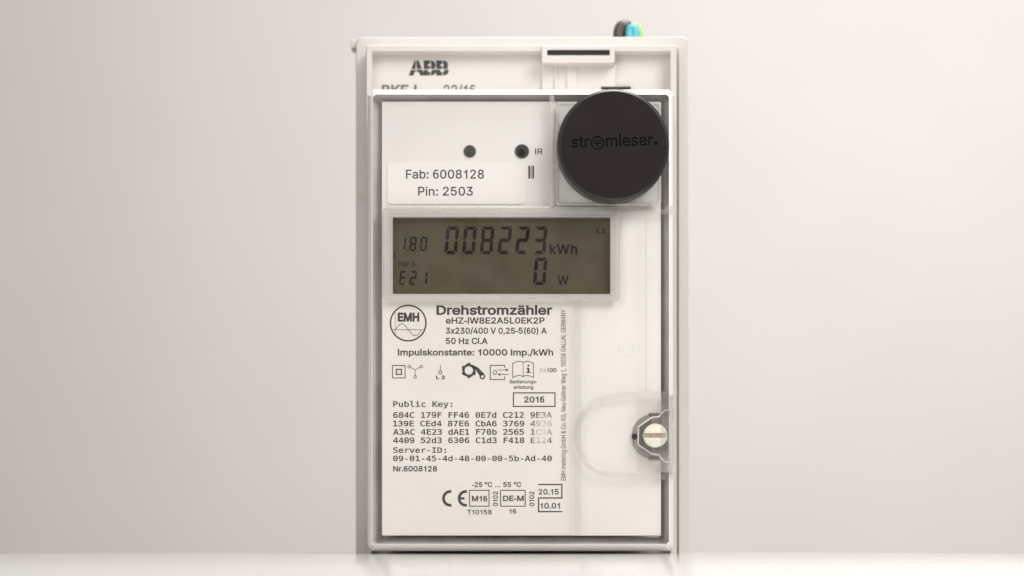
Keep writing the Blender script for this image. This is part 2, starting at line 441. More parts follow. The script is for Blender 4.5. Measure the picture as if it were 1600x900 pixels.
# ------------------------------------------------------------------ lettering
# glyph outlines: character, advance, then contours
FONT_SANS = r'''
 188
&448|197,-7 150,-2 110,12 78,34 54,62 39,96 34,133 37,163 47,189 85,235 140,279 216,335 237,352 255,375 262,405 258,427 245,445 226,457 201,461 168,453 145,431 137,399 145,363 169,327 204,284 438,0 364,0 171,231 121,293 87,344 78,370 75,398 79,430 91,458 109,481 134,499 165,510 200,513 235,510 266,499 290,482 308,459 320,433 324,404 315,362 291,325 256,293 154,217 110,174 100,154 97,131 100,108 109,87 124,70 143,57 166,49 193,46 223,50 251,59 301,95 321,121 336,151 346,186 349,224 408,224 405,180 397,144 371,92 345,62 333,47 305,23 271,7 234,-3
(273|89,207 101,324 132,441 177,539 236,539 191,428 161,313 151,207 160,115 188,16 236,-96 177,-96 139,-21 111,55 95,131
)273|37,-96 86,18 113,116 122,207 112,313 82,428 37,539 97,539 142,441 173,323 184,207 178,130 161,53 134,-22 97,-96
,188|38,-119 68,71 137,71 84,-119
-453|337,244 337,188 114,188 114,244
.188|95,-4 78,-1 63,9 53,24 50,41 53,59 63,73 78,83 95,87 113,83 128,73 138,59 141,41 138,24 128,9 113,-1
/249|235,533 71,-76 14,-76 178,533
0453|227,-7 174,1 130,24 95,62 69,113 53,178 48,254 53,330 69,395 95,447 130,484 174,508 227,516 279,508 323,484 358,447 384,395 400,330 405,254 400,178 384,113 359,62 323,24 279,1|227,50 261,56 290,74 313,103 330,144 340,194 344,254 340,314 330,365 313,405 290,435 261,453 227,460 192,453 163,435 140,405 123,365 113,314 109,254 113,194 123,144 140,103 163,74 192,56
1453|76,0 76,55 391,55 391,0|276,509 276,0 212,0 212,448 209,448 86,358 86,427 198,509
2453|64,0 64,47 234,229 282,282 311,327 320,371 317,397 308,419 293,436 273,449 224,460 196,457 172,447 153,433 139,413 130,390 127,362 66,362 71,405 86,442 111,473 143,496 182,511 225,516 268,511 306,497 337,474 361,445 376,411 381,372 371,318 336,259 267,180 153,60 153,57 389,57 389,0
3453|218,-7 173,-3 133,10 98,30 70,57 52,91 44,132 109,132 115,107 126,87 144,71 165,59 219,50 275,61 297,74 315,93 325,116 329,145 326,172 316,196 299,217 275,234 242,244 201,248 157,248 157,299 288,448 288,452 70,452 70,509 372,509 372,461 211,278 211,289 264,288 308,276 344,253 371,222 387,186 393,145 387,103 370,66 344,36 309,12 266,-2
4453|40,105 40,158 247,509 311,509 109,166 109,163 413,163 413,105|282,0 282,121 282,146 282,318 343,318 343,0
5453|221,-7 178,-2 140,11 108,32 83,60 66,93 60,130 122,130 127,108 138,89 173,60 221,50 250,53 276,64 298,82 314,104 324,131 328,162 324,193 314,221 297,244 275,262 248,273 218,277 167,268 128,246 67,253 96,509 366,509 366,452 151,452 134,301 136,301 178,325 229,334 263,330 294,321 321,306 345,285 364,260 379,231 388,199 391,163 385,117 369,76 343,41 309,15 268,-1
6453|226,-7 182,-1 142,15 109,40 84,74 69,115 64,162 68,199 80,239 137,340 252,509 322,509 151,261 145,261 165,288 196,307 235,314 278,309 316,295 346,271 370,240 384,201 389,157 384,112 368,73 343,39 310,14 271,-2|226,48 254,52 279,63 299,79 314,101 324,128 327,157 324,187 314,213 299,235 279,251 254,262 226,265 198,262 174,252 153,235 138,214 128,188 125,158 128,128 138,102 153,79 174,63 198,52
8453|226,-7 178,-2 136,11 101,33 74,62 57,96 52,135 55,166 65,195 81,220 101,241 125,256 153,265 153,267 119,282 93,308 76,342 70,380 75,417 90,450 114,477 146,498 184,511 226,516 269,511 306,498 337,477 361,450 377,417 382,380 376,342 359,308 333,282 300,267 300,265 327,256 351,241 372,220 387,195 397,166 401,135 395,96 378,62 352,33 317,11 275,-2|226,49 258,52 285,60 307,74 323,91 333,113 337,139 333,165 322,189 305,208 283,223 256,232 226,235 196,232 169,223 147,208 130,189 119,165 115,139 119,113 129,91 145,74 167,60 195,52|226,290 274,300 293,313 307,330 316,351 319,376 316,399 308,420 294,437 275,449 226,460 177,449 159,437 145,420 136,399 133,376 136,351 145,330 159,313 178,300
9453|226,516 271,510 310,494 343,468 368,434 384,393 389,347 385,309 373,270 315,168 200,0 130,0 301,248 307,248 287,221 257,202 218,195 175,199 137,214 106,237 83,269 68,307 64,352 69,397 85,436 110,469 143,494 182,510|226,460 199,457 174,446 154,429 138,407 129,381 125,352 129,322 138,295 154,274 174,257 199,247 226,243 254,247 279,257 299,273 314,295 324,321 327,350 324,381 314,407 299,429 279,446 254,457
:188|95,-4 78,-1 63,9 53,24 50,41 53,59 63,73 78,83 95,87 113,83 128,73 138,59 141,41 138,24 128,9 113,-1|95,271 78,274 63,284 53,299 50,316 53,334 63,349 78,359 95,362 113,359 128,349 138,334 141,316 138,299 128,284 113,274
A480|16,0 201,509 276,509 463,0 395,0 287,302 264,372 232,478 245,478 213,371 191,302 85,0|110,142 110,199 370,199 370,142
B456|60,0 60,509 241,509 289,504 329,491 359,469 381,442 394,410 398,374 395,344 387,320 356,286 315,267 315,262 339,257 363,245 385,227 402,203 414,173 418,136 413,100 400,67 377,39 344,18 301,4 247,0|125,57 245,57 296,63 330,80 349,105 355,137 352,161 342,184 327,203 306,218 279,228 248,231 125,231|125,285 238,285 288,296 308,309 323,326 333,348 336,372 330,403 313,429 283,446 240,452 125,452
C510|267,-7 205,1 150,25 104,63 70,115 48,179 40,254 48,329 70,393 104,445 150,484 205,508 267,516 340,504 373,490 402,471 427,447 448,418 463,385 473,348 408,348 389,395 357,428 315,449 267,456 223,450 184,432 150,403 125,364 109,314 103,254 109,194 125,145 151,105 184,76 223,59 267,53 315,60 357,81 389,114 408,160 473,160 463,124 448,91 428,62 402,38 373,19 341,5 305,-4
D502|219,0 96,0 96,57 215,57 272,63 318,81 354,110 379,149 394,198 399,255 394,312 379,361 354,399 320,428 275,446 221,452 93,452 93,509 225,509 294,501 353,478 399,441 433,391 455,329 462,255 455,181 433,119 398,68 351,31 291,8|125,509 125,0 60,0 60,509
E419|60,0 60,509 372,509 372,452 125,452 125,286 355,286 355,229 125,229 125,57 375,57 375,0
F410|60,0 60,509 369,509 369,452 125,452 125,278 346,278 346,221 125,221 125,0
G520|269,-7 205,1 149,25 104,64 69,116 47,179 40,254 47,329 69,393 103,445 149,484 203,508 265,516 304,513 340,504 374,489 403,469 429,445 449,416 465,384 474,349 408,349 387,393 356,427 315,448 265,456 222,450 183,432 150,404 125,364 109,314 103,254 109,194 125,145 151,105 184,76 224,59 269,53 309,57 345,71 374,93 396,123 410,160 415,202 434,199 283,199 283,256 478,256 478,200 471,141 451,91 419,50 377,19 326,0
H517|60,0 60,509 125,509 125,289 392,289 392,509 457,509 457,0 392,0 392,232 125,232 125,0
I301|31,0 31,57 118,57 118,452 31,452 31,509 269,509 269,452 183,452 183,57 269,57 269,0
K467|104,145 104,216 139,261 174,303 212,344 364,509 448,509 231,276 228,276|60,0 60,509 125,509 125,334 124,225 125,193 125,0|372,0 188,259 228,309 449,0
L393|60,0 60,509 125,509 125,57 361,57 361,0
M628|60,0 60,509 152,509 277,187 287,159 299,123 311,84 322,49 307,49 318,83 330,121 342,158 352,187 476,509 568,509 568,0 504,0 504,291 504,327 505,369 506,413 507,457 513,457 498,409 482,363 467,322 456,291 342,0 286,0 170,291 159,321 145,361 129,408 112,457 119,457 120,416 121,372 122,328 122,291 122,0
N523|60,0 60,509 136,509 343,183 363,151 388,107 414,55 405,54 401,108 399,157 399,195 399,509 463,509 463,0 387,0 202,290 177,331 148,381 108,452 119,454 122,384 124,328 125,291 125,0
O533|267,-7 205,1 150,25 105,63 70,115 48,179 40,254 48,329 70,393 105,445 150,484 205,508 267,516 329,508 384,484 429,445 464,393 486,329 493,254 486,179 464,115 429,63 384,25 329,1|267,53 310,59 349,76 383,105 408,144 425,194 430,254 425,314 408,365 383,404 349,433 310,450 267,456 223,450 184,433 151,404 125,364 109,314 103,254 109,194 125,144 151,105 184,76 223,59
P445|60,0 60,509 235,509 289,503 332,487 366,462 390,430 404,391 409,348 404,304 390,265 366,233 332,207 289,191 235,186 109,186 109,242 233,242 269,246 297,256 318,272 333,294 342,319 344,348 342,376 333,402 318,423 297,439 268,449 232,452 125,452 125,0
R449|60,0 60,509 236,509 290,504 333,489 367,465 390,433 405,395 409,352 405,309 390,271 367,240 333,217 289,203 236,198 96,198 96,255 234,255 269,258 298,267 319,281 334,300 342,324 345,352 342,380 334,405 319,425 298,440 269,449 233,452 125,452 125,0|353,0 230,229 303,229 428,0
T449|32,452 32,509 417,509 417,452 257,452 257,0 193,0 193,452
V480|204,0 16,509 84,509 192,206 215,137 248,31 235,31 267,138 290,206 395,509 463,509 278,0
W686|155,0 16,509 82,509 163,196 175,145 187,94 197,40 189,40 200,94 211,145 224,196 306,509 380,509 462,196 474,145 486,94 497,40 488,40 499,94 510,145 523,196 603,509 670,509 530,0 455,0 368,323 351,391 336,475 350,475 335,395 318,323 230,0
Y472|203,0 203,208 16,509 91,509 192,344 222,292 250,230 224,230 251,293 280,344 381,509 455,509 268,208 268,0
Z438|42,0 42,46 273,385 306,431 341,476 348,454 285,452 223,452 40,452 40,509 397,509 397,462 169,129 134,81 97,33 90,54 152,57 214,57 399,57 399,0
a389|160,-9 126,-5 94,5 68,22 48,45 35,73 30,108 34,138 43,161 58,179 78,193 125,211 178,220 234,227 265,235 273,243 276,255 276,257 267,297 240,322 196,331 149,322 118,301 100,274 41,291 57,322 79,346 104,364 133,375 194,384 239,379 286,360 306,343 322,320 333,290 337,251 337,0 277,0 277,52 272,52 252,25 215,1|170,45 202,49 228,59 248,74 263,93 272,115 276,138 276,190 259,182 231,176 200,171 175,168 134,159 103,139 95,124 92,105 102,72 130,52
b424|229,-8 198,-5 172,4 138,31 118,59 112,59 112,0 53,0 53,509 114,509 114,319 118,319 137,346 171,373 197,381 229,384 274,378 313,361 345,332 370,293 385,245 390,189 385,133 370,84 346,45 313,16 274,-2|220,47 253,51 279,66 301,88 316,117 325,151 328,189 325,227 316,261 301,290 280,311 253,325 220,330 188,325 161,312 140,291 125,263 116,229 113,189 116,150 125,115 140,86 162,65 188,51
d424|195,-8 151,-2 111,16 79,45 55,84 39,133 34,189 39,245 55,293 79,332 112,361 151,378 196,384 228,381 253,373 287,346 306,319 311,319 311,509 372,509 372,0 313,0 313,59 307,59 287,31 252,4 227,-5|205,47 236,51 263,65 284,86 299,115 309,150 312,189 309,229 300,263 284,291 263,312 237,325 205,330 172,325 145,311 124,290 108,261 99,227 96,189 99,151 109,117 124,88 145,66 172,51
e404|212,-8 161,-2 117,16 82,46 56,85 40,132 34,187 39,242 55,290 81,329 115,359 157,378 205,384 266,374 294,361 319,341 341,315 357,282 368,242 371,194 371,169 75,169 75,221 338,221 310,202 307,237 298,269 283,294 263,314 237,326 205,330 173,326 146,313 125,294 109,270 99,241 96,211 96,178 100,139 110,106 128,80 151,61 179,50 212,46 254,53 285,73 306,105 365,91 353,63 335,39 311,19 283,4 249,-5
g425|207,-151 168,-148 134,-140 82,-110 51,-69 101,-41 122,-66 154,-88 207,-97 249,-92 282,-75 304,-47 311,-6 311,68 306,68 287,41 252,16 227,8 195,5 152,10 113,27 80,53 55,90 39,136 34,191 39,246 55,293 80,332 112,361 152,378 196,384 228,382 253,373 288,346 308,319 313,319 313,379 372,379 372,-9 367,-54 350,-90 324,-117 291,-136 251,-147|205,59 237,63 264,75 285,95 300,121 309,154 312,193 309,231 300,264 285,291 264,312 237,325 205,330 172,325 145,312 124,290 109,262 99,229 96,193 99,155 109,123 124,96 145,76 172,63
h410|114,227 114,0 53,0 53,509 114,509 114,287 102,287 124,332 152,362 187,379 227,384 264,380 295,369 321,349 341,321 353,285 357,240 357,0 296,0 296,235 290,275 273,304 246,323 210,329 184,326 161,317 141,303 126,283 117,257
i167|53,0 53,379 114,379 114,0|84,443 67,446 54,455 44,468 41,483 44,499 54,512 67,521 84,524 100,521 114,512 123,499 126,483 123,468 114,455 100,446
k381|110,137 110,212 121,212 284,379 360,379 184,199 177,199|53,0 53,509 114,509 114,0|294,0 148,186 191,229 372,0
l189|139,-2 101,3 74,20 58,47 53,84 53,509 114,509 114,99 120,62 130,54 146,52 160,53 170,54 181,3 162,-1
m610|53,0 53,379 112,379 112,295 108,295 118,323 132,346 172,376 219,386 257,380 287,361 309,331 321,295 312,295 322,321 337,343 381,375 437,386 468,383 497,372 522,354 541,328 553,296 557,255 557,0 496,0 496,254 490,289 473,313 447,326 419,330 395,328 374,320 345,290 335,247 335,0 274,0 274,260 269,288 253,311 229,326 199,330 158,320 140,307 126,289 117,266 114,238 114,0
n410|114,227 114,0 53,0 53,379 112,379 112,287 102,287 124,332 152,362 187,379 227,384 264,380 295,369 321,349 341,321 353,285 357,240 357,0 296,0 296,235 290,275 273,304 246,323 210,329 184,326 161,317 141,303 126,283 117,257
o415|207,-8 159,-2 117,16 82,46 56,85 40,133 34,187 40,243 56,291 82,330 117,360 159,378 207,384 256,378 299,360 333,330 359,291 376,243 381,187 376,133 359,85 333,46 299,16 256,-2|207,46 242,51 270,66 292,89 307,117 316,151 319,187 316,224 307,258 292,287 270,310 242,325 207,330 173,325 145,310 124,287 108,258 99,224 96,187 99,151 108,117 124,89 145,66 173,51
p424|53,-143 53,379 112,379 112,319 118,319 137,346 171,373 197,381 229,384 274,378 313,361 345,332 370,293 385,245 390,189 385,133 370,84 346,45 313,16 274,-2 229,-8 198,-5 173,4 138,31 118,59 114,59 114,-143|220,47 253,51 279,66 301,88 316,117 325,151 328,189 325,227 316,261 301,290 280,311 253,325 220,330 188,325 161,312 140,291 125,263 116,229 113,189 116,150 125,115 140,86 162,65 188,51
r259|53,0 53,379 112,379 112,321 115,321 130,347 152,367 181,380 213,385 229,384 243,384 243,322 230,324 207,326 182,323 159,315 140,301 126,284 117,262 114,237 114,0
s365|182,-8 145,-5 112,3 84,18 62,38 45,63 36,94 94,107 105,79 124,60 150,49 181,45 217,50 244,62 262,81 268,103 265,121 254,136 237,147 212,155 149,170 104,186 72,208 53,237 47,274 51,305 65,332 87,354 115,370 149,381 187,384 223,381 254,372 279,358 299,339 324,290 268,277 258,298 243,316 219,328 187,333 156,329 131,317 114,299 109,277 112,258 124,243 172,223 229,209 275,194 306,171 325,142 331,107 326,75 312,47 290,24 260,6 223,-5
t227|204,379 204,327 6,327 6,379|65,471 126,471 126,98 128,76 136,61 150,53 170,50 185,51 202,54 213,2 192,-3 168,-4 125,2 92,21 72,52 65,93
u410|182,-5 146,-1 115,11 89,31 69,59 57,95 53,139 53,379 114,379 114,144 119,105 137,75 164,56 200,50 226,53 249,62 268,77 283,97 293,122 296,153 296,379 357,379 357,0 298,0 298,92 307,92 286,47 257,17 222,0
x379|21,0 171,218 171,171 29,379 100,379 147,306 179,253 207,206 175,206 202,253 233,306 282,379 352,379 209,169 209,214 358,0 287,0 231,85 200,136 173,182 205,182 178,136 148,85 91,0
z380|42,0 42,46 254,320 254,323 48,323 48,379 333,379 333,331 126,60 126,56 339,56 339,0
°316|158,283 128,287 101,298 77,316 59,340 47,367 43,397 47,428 59,455 77,479 101,497 128,509 158,513 188,509 216,497 239,479 257,455 269,428 273,397 269,367 257,340 239,316 216,298 188,287|158,334 190,343 213,366 222,397 213,430 190,453 158,462 126,453 103,430 95,397 103,366 126,343
ä389|160,-9 126,-5 94,5 68,22 48,45 35,73 30,108 34,138 43,161 58,179 78,193 125,211 178,220 234,227 265,235 273,243 276,255 276,257 267,297 240,322 196,331 149,322 118,301 100,274 41,291 57,322 79,346 104,364 133,375 194,384 239,379 286,360 306,343 322,320 333,290 337,251 337,0 277,0 277,52 272,52 252,25 215,1|170,45 202,49 228,59 248,74 263,93 272,115 276,138 276,190 259,182 231,176 200,171 175,168 134,159 103,139 95,124 92,105 102,72 130,52|261,443 246,446 233,455 224,468 221,483 224,499 233,512 246,520 261,523 277,520 290,512 299,499 301,483 299,468 290,455 277,446|117,443 102,446 89,455 80,468 77,483 80,499 89,512 102,520 117,523 133,520 146,512 155,499 158,483 155,468 146,455 133,446
'''
FONT_MONO = r'''
 429
-429|124,224 305,224 305,167 124,167
0429|168,261 172,279 182,294 196,305 214,308 232,305 247,294 258,279 261,261 258,243 247,228 232,218 214,214 196,218 181,228 171,243|214,474 172,460 141,421 123,354 117,259 123,165 141,99 172,59 214,46 258,59 288,99 306,165 312,259 306,354 288,421 258,460|214,529 288,512 340,461 372,376 383,259 372,143 340,58 288,7 214,-10 141,7 89,58 57,143 46,259 57,376 89,461 141,512
1429|94,59 203,59 203,456 86,430 86,494 203,520 273,520 273,59 381,59 381,0 94,0
2429|130,59 369,59 369,0 53,0 53,59 167,180 234,255 281,323 290,350 293,377 287,416 268,445 237,464 197,470 131,459 57,424 57,495 128,521 196,529 265,519 319,489 354,442 365,382 361,349 350,315 329,280 299,242 243,179
3429|270,278 315,259 349,230 369,191 376,143 364,79 327,31 270,0 194,-10 121,-3 48,16 48,86 118,58 186,49 237,56 275,75 298,107 306,150 298,191 275,222 239,242 191,249 138,249 138,307 191,307 234,312 267,328 287,353 294,387 288,423 269,449 238,465 197,470 133,463 63,442 63,507 138,524 197,529 265,520 318,491 352,447 364,390 358,351 340,319 310,294
4429|256,456 92,181 256,181|244,520 326,520 326,181 395,181 395,124 326,124 326,0 256,0 256,124 36,124 36,190
5429|72,520 335,520 335,461 136,461 136,333 166,341 197,344 269,332 325,296 360,240 372,167 360,93 323,37 264,2 187,-10 111,-5 50,12 50,84 114,58 180,49 232,57 270,80 294,117 302,167 293,216 269,253 230,277 178,284 123,278 72,259
6429|345,508 345,444 298,463 247,470 188,457 146,420 120,358 111,272 131,302 157,325 189,339 225,344 292,332 342,298 373,242 383,167 372,92 341,36 289,1 221,-10 143,6 88,55 57,138 46,259 59,375 97,460 159,512 244,529 295,524|220,289 180,281 149,256 130,218 123,167 130,116 149,77 180,53 220,45 261,53 290,76 308,114 314,167 308,220 290,258 261,281
7429|48,520 376,520 376,490 190,0 116,0 297,461 48,461
8429|214,247 173,240 142,221 123,189 116,146 123,104 142,72 173,52 214,45 256,51 287,71 307,103 313,146 307,189 287,220 256,240|153,276 113,293 83,319 64,353 58,394 68,450 100,493 150,520 214,529 280,520 329,493 361,450 372,394 365,353 346,319 316,293 276,276 322,259 356,230 377,190 384,140 372,77 339,30 285,0 214,-10 144,0 90,29 57,77 46,139 53,189 73,230 107,259|128,388 133,351 150,324 177,308 214,302 252,308 279,324 296,351 302,388 296,425 279,453 252,469 214,475 177,469 150,452 133,425
9429|208,231 248,239 278,263 297,301 304,352 297,403 278,442 248,466 208,474 167,467 137,443 119,405 114,352 119,299 137,261 166,238|82,11 82,76 129,56 180,49 239,62 282,99 307,162 316,248 296,217 270,194 238,180 202,175 135,187 85,222 55,278 44,353 55,428 87,483 138,518 206,529 285,513 339,464 370,380 381,259 368,144 330,59 268,7 183,-10 132,-5
:429|170,370 258,370 258,265 170,265|170,106 258,106 258,0 170,0
A429|214,458 140,192 289,192|172,520 257,520 416,0 344,0 305,135 123,135 86,0 13,0
C429|374,18 319,-3 259,-10 170,8 104,61 62,146 48,259 62,373 104,458 170,511 259,529 319,522 374,501 374,429 318,461 259,472 199,459 156,419 130,353 122,259 130,166 156,100 199,60 259,47 319,58 374,91
D429|152,58 227,69 276,101 302,163 311,259 302,357 276,418 227,451 152,462 118,462 118,58|153,520 257,504 329,456 371,376 385,259 371,144 329,63 257,16 153,0 48,0 48,520
E429|69,520 377,520 377,461 139,461 139,307 367,307 367,248 139,248 139,59 384,59 384,0 69,0
F429|81,520 387,520 387,461 152,461 152,307 365,307 365,248 152,248 152,0 81,0
I429|70,520 359,520 359,461 250,461 250,59 359,59 359,0 70,0 70,59 179,59 179,461 70,461
K429|48,520 118,520 118,289 338,520 421,520 218,307 427,0 342,0 172,260 118,203 118,0 48,0
P429|139,462 139,267 220,267 264,273 296,292 317,323 324,365 317,406 297,436 264,456 220,462|69,520 220,520 297,510 352,480 386,432 397,365 386,297 353,248 297,219 220,209 139,209 139,0 69,0
S429|352,502 352,431 288,462 223,472 179,466 144,449 123,422 116,386 120,356 135,334 162,317 205,304 242,295 306,273 349,242 374,198 382,142 371,77 336,29 280,0 203,-10 129,-2 55,21 55,96 131,59 203,47 250,53 286,71 308,99 315,138 310,172 295,197 267,215 224,229 186,237 124,258 81,287 57,326 48,376 60,438 95,487 150,519 220,529 283,522
b429|320,195 314,260 296,307 267,336 226,345 185,336 155,307 137,260 131,195 137,130 155,83 185,54 226,44 267,54 296,82 314,129|131,340 150,365 174,384 203,396 236,399 299,386 347,345 377,281 387,196 377,110 347,45 299,4 235,-10 203,-6 174,5 150,24 131,49 131,0 67,0 67,542 131,542
c429|369,20 316,-3 260,-10 180,3 119,44 81,109 68,195 81,280 119,345 180,386 260,399 315,392 369,369 369,302 318,335 260,345 207,335 168,306 144,259 135,195 144,131 168,83 207,54 260,44 320,54 369,86
d429|299,340 299,542 363,542 363,0 299,0 299,49 280,24 256,5 227,-6 195,-10 131,4 83,45 53,110 43,196 53,281 84,345 132,386 195,399 228,396 257,384 281,366|110,195 116,129 134,82 163,54 204,44 245,54 275,83 293,130 299,195 293,260 275,307 245,336 204,345 163,336 134,307 116,260
e429|387,211 387,180 110,180 110,178 118,121 143,79 183,53 237,44 301,54 372,84 372,20 302,-3 236,-10 155,4 94,44 56,109 43,195 55,279 93,344 151,385 227,399 293,387 344,349 376,289|323,230 316,279 296,316 266,338 224,345 182,337 148,314 124,278 112,229
i429|89,390 253,390 253,50 380,50 380,0 62,0 62,50 189,50 189,340 89,340|189,542 253,542 253,461 189,461
l429|222,141 226,103 238,76 258,60 285,54 360,54 360,0 279,0 228,9 190,37 166,81 158,141 158,495 56,495 56,546 222,546
r429|402,310 360,333 314,340 261,331 222,303 198,257 190,194 190,0 126,0 126,390 190,390 190,314 211,350 240,377 276,394 319,399 363,393 402,375
u429|68,148 68,389 132,389 132,148 137,102 151,70 174,52 208,46 248,54 278,77 296,116 302,169 302,389 366,389 366,0 302,0 302,58 281,29 255,7 223,-6 186,-10 134,0 97,29 75,78
v429|35,390 101,390 214,63 328,390 394,390 256,0 173,0
y429|299,125 258,18 212,-94 194,-118 172,-135 146,-145 116,-148 64,-148 64,-95 102,-95 127,-91 146,-78 164,-49 187,6 36,390 104,390 220,85 334,390 401,390
'''


def parse_font(s):
    G = {}
    for line in s.strip("\n").split("\n"):
        ch, rest = line[0], line[1:]
        parts = rest.split("|")
        G[ch] = (int(parts[0]), [[tuple(map(int, p.split(","))) for p in c.split()] for c in parts[1:] if c])
    return G


SANS = parse_font(FONT_SANS)
MONO = parse_font(FONT_MONO)
_k = 509.0 / max(p[1] for c in MONO["E"][1] for p in c)
for _c in "69":
    SANS[_c] = (int(MONO[_c][0] * 0.95), [[(x * _k * 0.96, y * _k) for x, y in c] for c in MONO[_c][1]])
SANS["I"] = (188, [[(60, 0), (60, 509), (128, 509), (128, 0)]])
SANS["l"] = (166, [[(52, 0), (52, 532), (114, 532), (114, 0)]])
SANS["1"] = (386, [[(205, 0), (205, 398), (160, 362), (90, 332), (90, 392), (150, 424), (195, 465), (222, 512), (268, 512), (268, 0)]])
SANS["-"] = (230, [[(30, 152), (30, 214), (200, 214), (200, 152)]])
CAPH = {id(SANS): 509.0, id(MONO): float(max(p[1] for c in MONO["E"][1] for p in c))}


def offset_contour(c, d):
    if not d:
        return c
    out = []
    n = len(c)
    for i in range(n):
        a, b, e = Vector(c[i - 1]), Vector(c[i]), Vector(c[(i + 1) % n])
        u, v = (b - a), (e - b)
        if u.length < 1e-6 or v.length < 1e-6:
            out.append(tuple(b)); continue
        u.normalize(); v.normalize()
        n1, n2 = Vector((-u.y, u.x)), Vector((-v.y, v.x))
        m = n1 + n2
        if m.length < 1e-4:
            m = n1
        m.normalize()
        k = 1.0 / max(0.45, m.dot(n1))
        out.append((b.x + m.x * d * k, b.y + m.y * d * k))
    return out


def winding(cs, x, y):
    w = 0
    for c in cs:
        for i in range(len(c)):
            x0, y0 = c[i - 1]; x1, y1 = c[i]
            if (y0 <= y) != (y1 <= y):
                t = x0 + (y - y0) * (x1 - x0) / (y1 - y0)
                if t > x:
                    w += 1 if y1 > y0 else -1
    return w


GCACHE = {}


def glyph(font, ch, bold):
    key = (id(font), ch, bold)
    if key in GCACHE:
        return GCACHE[key]
    adv, cs = font.get(ch, font[" "])
    cs = [offset_contour(c, bold) for c in cs]
    V, E = [], []
    for c in cs:
        k = len(V)
        V += [Vector(p) for p in c]
        E += [(k + i, k + (i + 1) % len(c)) for i in range(len(c))]
    res = ([], [])
    if V:
        v, e, f, *_ = delaunay_2d_cdt(V, E, [], 0, 1e-4)
        tris = [t for t in f if winding(cs, sum(v[i].x for i in t) / 3 + .011, sum(v[i].y for i in t) / 3 + .007)]
        res = ([(p.x, p.y) for p in v], [tuple(t) for t in tris])
    GCACHE[key] = (adv, res, cs)
    return GCACHE[key]


class Flat:
    """flat print collected in photo pixels, built as one sheet at a given depth"""
    def __init__(s):
        s.v, s.f = [], []

    def poly(s, pts):
        k = len(s.v)
        s.v += pts
        s.f.append(tuple(range(k, k + len(pts))))
        return s

    def tris(s, V, T):
        k = len(s.v)
        s.v += V
        s.f += [tuple(k + i for i in t) for t in T]
        return s

    def line(s, pts, w, closed=False):
        n = len(pts)
        L, R = [], []
        for i in range(n):
            if closed:
                a, b = pts[i - 1], pts[(i + 1) % n]
            else:
                a, b = pts[max(0, i - 1)], pts[min(n - 1, i + 1)]
            p = Vector(pts[i])
            t1 = (p - Vector(a)); t2 = (Vector(b) - p)
            if t1.length < 1e-9: t1 = t2
            if t2.length < 1e-9: t2 = t1
            t1.normalize(); t2.normalize()
            m = Vector((-t1.y - t2.y, t1.x + t2.x))
            m = m.normalized() if m.length > 1e-5 else Vector((-t1.y, t1.x))
            k = 1 / max(.4, m.dot(Vector((-t1.y, t1.x))))
            L.append(tuple(p + m * w / 2 * k)); R.append(tuple(p - m * w / 2 * k))
        k = len(s.v)
        s.v += L + R
        for i in range(n if closed else n - 1):
            j = (i + 1) % n
            s.f.append((k + i, k + j, k + n + j, k + n + i))
        return s

    def disc(s, cx, cy, r, n=24):
        return s.poly(circ(cx, cy, r, n))

    def circle(s, cx, cy, r, w, n=48):
        return s.line(circ(cx, cy, r, n), w, True)

    def rect(s, x0, y0, x1, y1):
        return s.poly([(x0, y0), (x1, y0), (x1, y1), (x0, y1)])

    def box(s, x0, y0, x1, y1, w):
        h = w / 2
        return s.line([(x0 + h, y0 + h), (x1 - h, y0 + h), (x1 - h, y1 - h), (x0 + h, y1 - h)], w, True)

    def text(s, txt, x0, x1, base, cap, bold=0, font=None, turn=False, track=0):
        """text fitted between x0 and x1 on a baseline; turn = reads upward (x0,x1 = rows bottom,top; base = column)"""
        V, T = text_geo(txt, bold, font or SANS, track)
        ch = CAPH[id(font or SANS)] + 2 * bold
        xs = [p[0] for p in V]
        a, b = min(xs), max(xs)
        sx = (x1 - x0) / (b - a) if not turn else (x0 - x1) / (b - a)
        sy = cap / ch
        if not turn:
            P = [(x0 + (x - a) * sx, base - (y + bold) * sy) for x, y in V]
        else:
            P = [(base - (y + bold) * sy, x0 - (x - a) * sx) for x, y in V]
        return s.tris(P, T)

    def build(s, name, Y, mat, parent):
        V = [U(x, y, Y) for x, y in s.v]
        me = bpy.data.meshes.new(name)
        me.from_pydata(V, [], s.f)
        bm = bmesh.new(); bm.from_mesh(me)
        for f in bm.faces:
            f.normal_update()
            if f.normal.y > 0:
                f.normal_flip()
        bm.to_mesh(me); bm.free()
        return link(name, me, mat, parent)


def text_geo(txt, bold, font, track=0):
    V, T = [], []
    x = 0
    for ch in txt:
        adv, (gv, gt), _ = glyph(font, ch, bold)
        k = len(V)
        V += [(p[0] + x, p[1]) for p in gv]
        T += [tuple(k + i for i in t) for t in gt]
        x += adv + track
    return V, T


# =================================================================== SETTING
def add_box(name, x0, x1, y0, y1, z0, z1, mat, parent=None):
    V = [(x, y, z) for x in (x0, x1) for y in (y0, y1) for z in (z0, z1)]
    F = [(0, 1, 3, 2), (4, 6, 7, 5), (0, 4, 5, 1), (2, 3, 7, 6), (0, 2, 6, 4), (1, 5, 7, 3)]
    return mesh_from(name, V, F, mat, parent)


wall = add_box("wall", -3.5, 3.5, 2.0, 2.06, -1.2, 3.0, M_WALL)
wall["kind"] = "structure"
wall["label"] = "plain off white wall far behind the meter"

